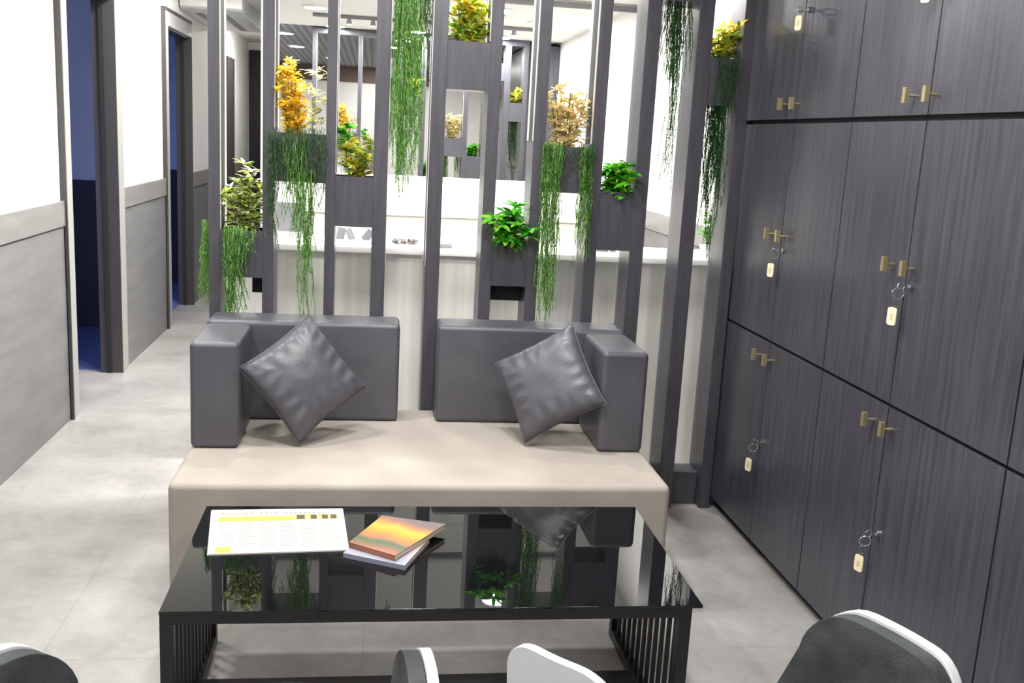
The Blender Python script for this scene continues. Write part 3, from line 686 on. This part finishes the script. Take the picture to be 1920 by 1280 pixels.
covB = cover_mat('pale_lilac_cover', [(0.0, (0.30, 0.32, 0.40)), (0.5, (0.44, 0.38, 0.42)), (1.0, (0.32, 0.28, 0.26))], 0, 0.09)
magazine('lower magazine with pale lilac cover beside the newspaper', [(0.099, 2.357), (0.172, 2.535), (0.016, 2.600), (-0.057, 2.437)], 0.013, covB, TZ + 0.0005)
magazine('upper magazine with orange and yellow sunset cover', [(0.075, 2.384), (0.218, 2.594), (0.044, 2.657), (-0.043, 2.470)], 0.015, covA, TZ + 0.0140)

# ---------------------------------------------------------------- chairs (backrest tops rise into the bottom of the frame)
def chair(label, P, d, top, wt=0.34, wb=0.42, flip=1, sd=0.36, rec=0.16, cur=1.0, padin=0.005):
    """P far top corner, d direction of the top edge (towards the camera), front normal = rotate d by 90*flip"""
    d = Vector((d[0], d[1], 0)).normalized(); nrm = Vector((-d.y, d.x, 0)) * flip
    c = Vector((P[0], P[1], 0)) + d * wt / 2
    ang = math.atan2(-nrm.x, nrm.y)      # local +y = front
    t = thing('dining_chair', label, 'chair', (c.x, c.y, 0), (0, 0, ang), group='white shell chairs with dark seat pads')
    zs, H = 0.42, top
    def outline(inset=0.0, side=0.0):
        pts = []
        hw_t, hw_b, r = wt / 2 - side, wb / 2 - side, 0.075
        z1 = H - inset
        pts.append((-hw_b, zs)); pts.append((-(hw_b * .55 + hw_t * .45), (zs + z1) / 2))
        for k in range(9): a = PI - k * PI / 2 / 8; pts.append((-hw_t + r + r * math.cos(a), z1 - r + r * math.sin(a)))
        for k in range(9): a = PI / 2 - k * PI / 2 / 8; pts.append((hw_t - r + r * math.cos(a), z1 - r + r * math.sin(a)))
        pts.append(((hw_b * .55 + hw_t * .45), (zs + z1) / 2)); pts.append((hw_b, zs)); return pts
    def yb(x, z): return cur * 0.05 * (x / 0.2) ** 2 + (H - z) * rec
    def slab(pts, y0, y1, nx=10):
        bm = bmesh.new(); cz = (zs + H) / 2
        # rows by fan-grid: interpolate outline left/right halves
        n2 = len(pts) // 2; Lp = pts[:n2]; Rp = pts[n2:][::-1]; grid = {}
        for s, yo in ((0, y0), (1, y1)):
            for i in range(n2):
                for j in range(nx + 1):
                    x = Lp[i][0] + (Rp[i][0] - Lp[i][0]) * j / nx; z = Lp[i][1] + (Rp[i][1] - Lp[i][1]) * j / nx
                    grid[s, i, j] = bm.verts.new((x, yb(x, z) + yo, z))
        for s in (0, 1):
            for i in range(n2 - 1):
                for j in range(nx):
                    f = (grid[s, i, j], grid[s, i, j + 1], grid[s, i + 1, j + 1], grid[s, i + 1, j]); bm.faces.new(f if s == 0 else f[::-1])
        rimv = [(i, 0) for i in range(n2)] + [(n2 - 1, j) for j in range(1, nx + 1)] + [(i, nx) for i in range(n2 - 2, -1, -1)] + [(0, j) for j in range(nx - 1, 0, -1)]
        for k in range(len(rimv)):
            a, b = rimv[k], rimv[(k + 1) % len(rimv)]
            bm.faces.new((grid[0, a[0], a[1]], grid[1, a[0], a[1]], grid[1, b[0], b[1]], grid[0, b[0], b[1]]))
        bmesh.ops.recalc_face_normals(bm, faces=bm.faces); return bm
    obj('backrest_shell', slab(outline(), -0.015, 0.003), 'shell', t, smooth=True, bevel=0.003)
    obj('backrest_pad', slab(outline(inset=padin, side=padin - 0.008), 0.004, 0.032), 'chair_fabric', t, smooth=True, bevel=0.008, seg=3)
    y0 = yb(0, zs)
    sp = [(-wb / 2 + .02, y0 - .01), (wb / 2 - .02, y0 - .01), (wb / 2 - .03, y0 + sd - .06), (wb / 2 - .09, y0 + sd), (-wb / 2 + .09, y0 + sd), (-wb / 2 + .03, y0 + sd - .06)]
    obj('seat_shell', prism(sp, zs - 0.022, zs - 0.002), 'shell', t, bevel=0.006)
    obj('seat_pad', prism([(x * .93, y0 + .03 + (y - y0) * .9) for x, y in sp], zs - 0.001, zs + 0.028), 'chair_fabric', t, bevel=0.01, seg=3)
    for sx in (-1, 1):
        for yy in (y0 + 0.04, y0 + sd - .06):
            obj('leg', tube(bmesh.new(), [(sx * .12, (yy + y0 + .17) / 2, zs - .022), (sx * .165, yy, 0.0)], [0.012, 0.008], 10), 'chair_leg', t, smooth=True)
    return t
chair('white-rimmed chair with dark pad at the bottom left corner', (-0.456, 1.385), (-0.52, -0.85), 0.785, wt=.27, wb=.38, flip=1)
chair('chair seen edge-on, white rim curving up in front of the table', (0.103, 1.56), (0.0, -1.0), 0.675, wt=.32, wb=.36, flip=-1, sd=.28, rec=0.05, cur=0.5)
chair('chair turned away showing its pale white back in front of the table', (0.238, 1.55), (0.68, -0.73), 0.675, wt=.23, wb=.25, flip=1, sd=.22, padin=.035)
chair('white-rimmed chair with dark grey pad in front of the lockers', (0.775, 1.445), (0.36, -0.93), 0.79, wt=.27, wb=.38, flip=-1, sd=.28)
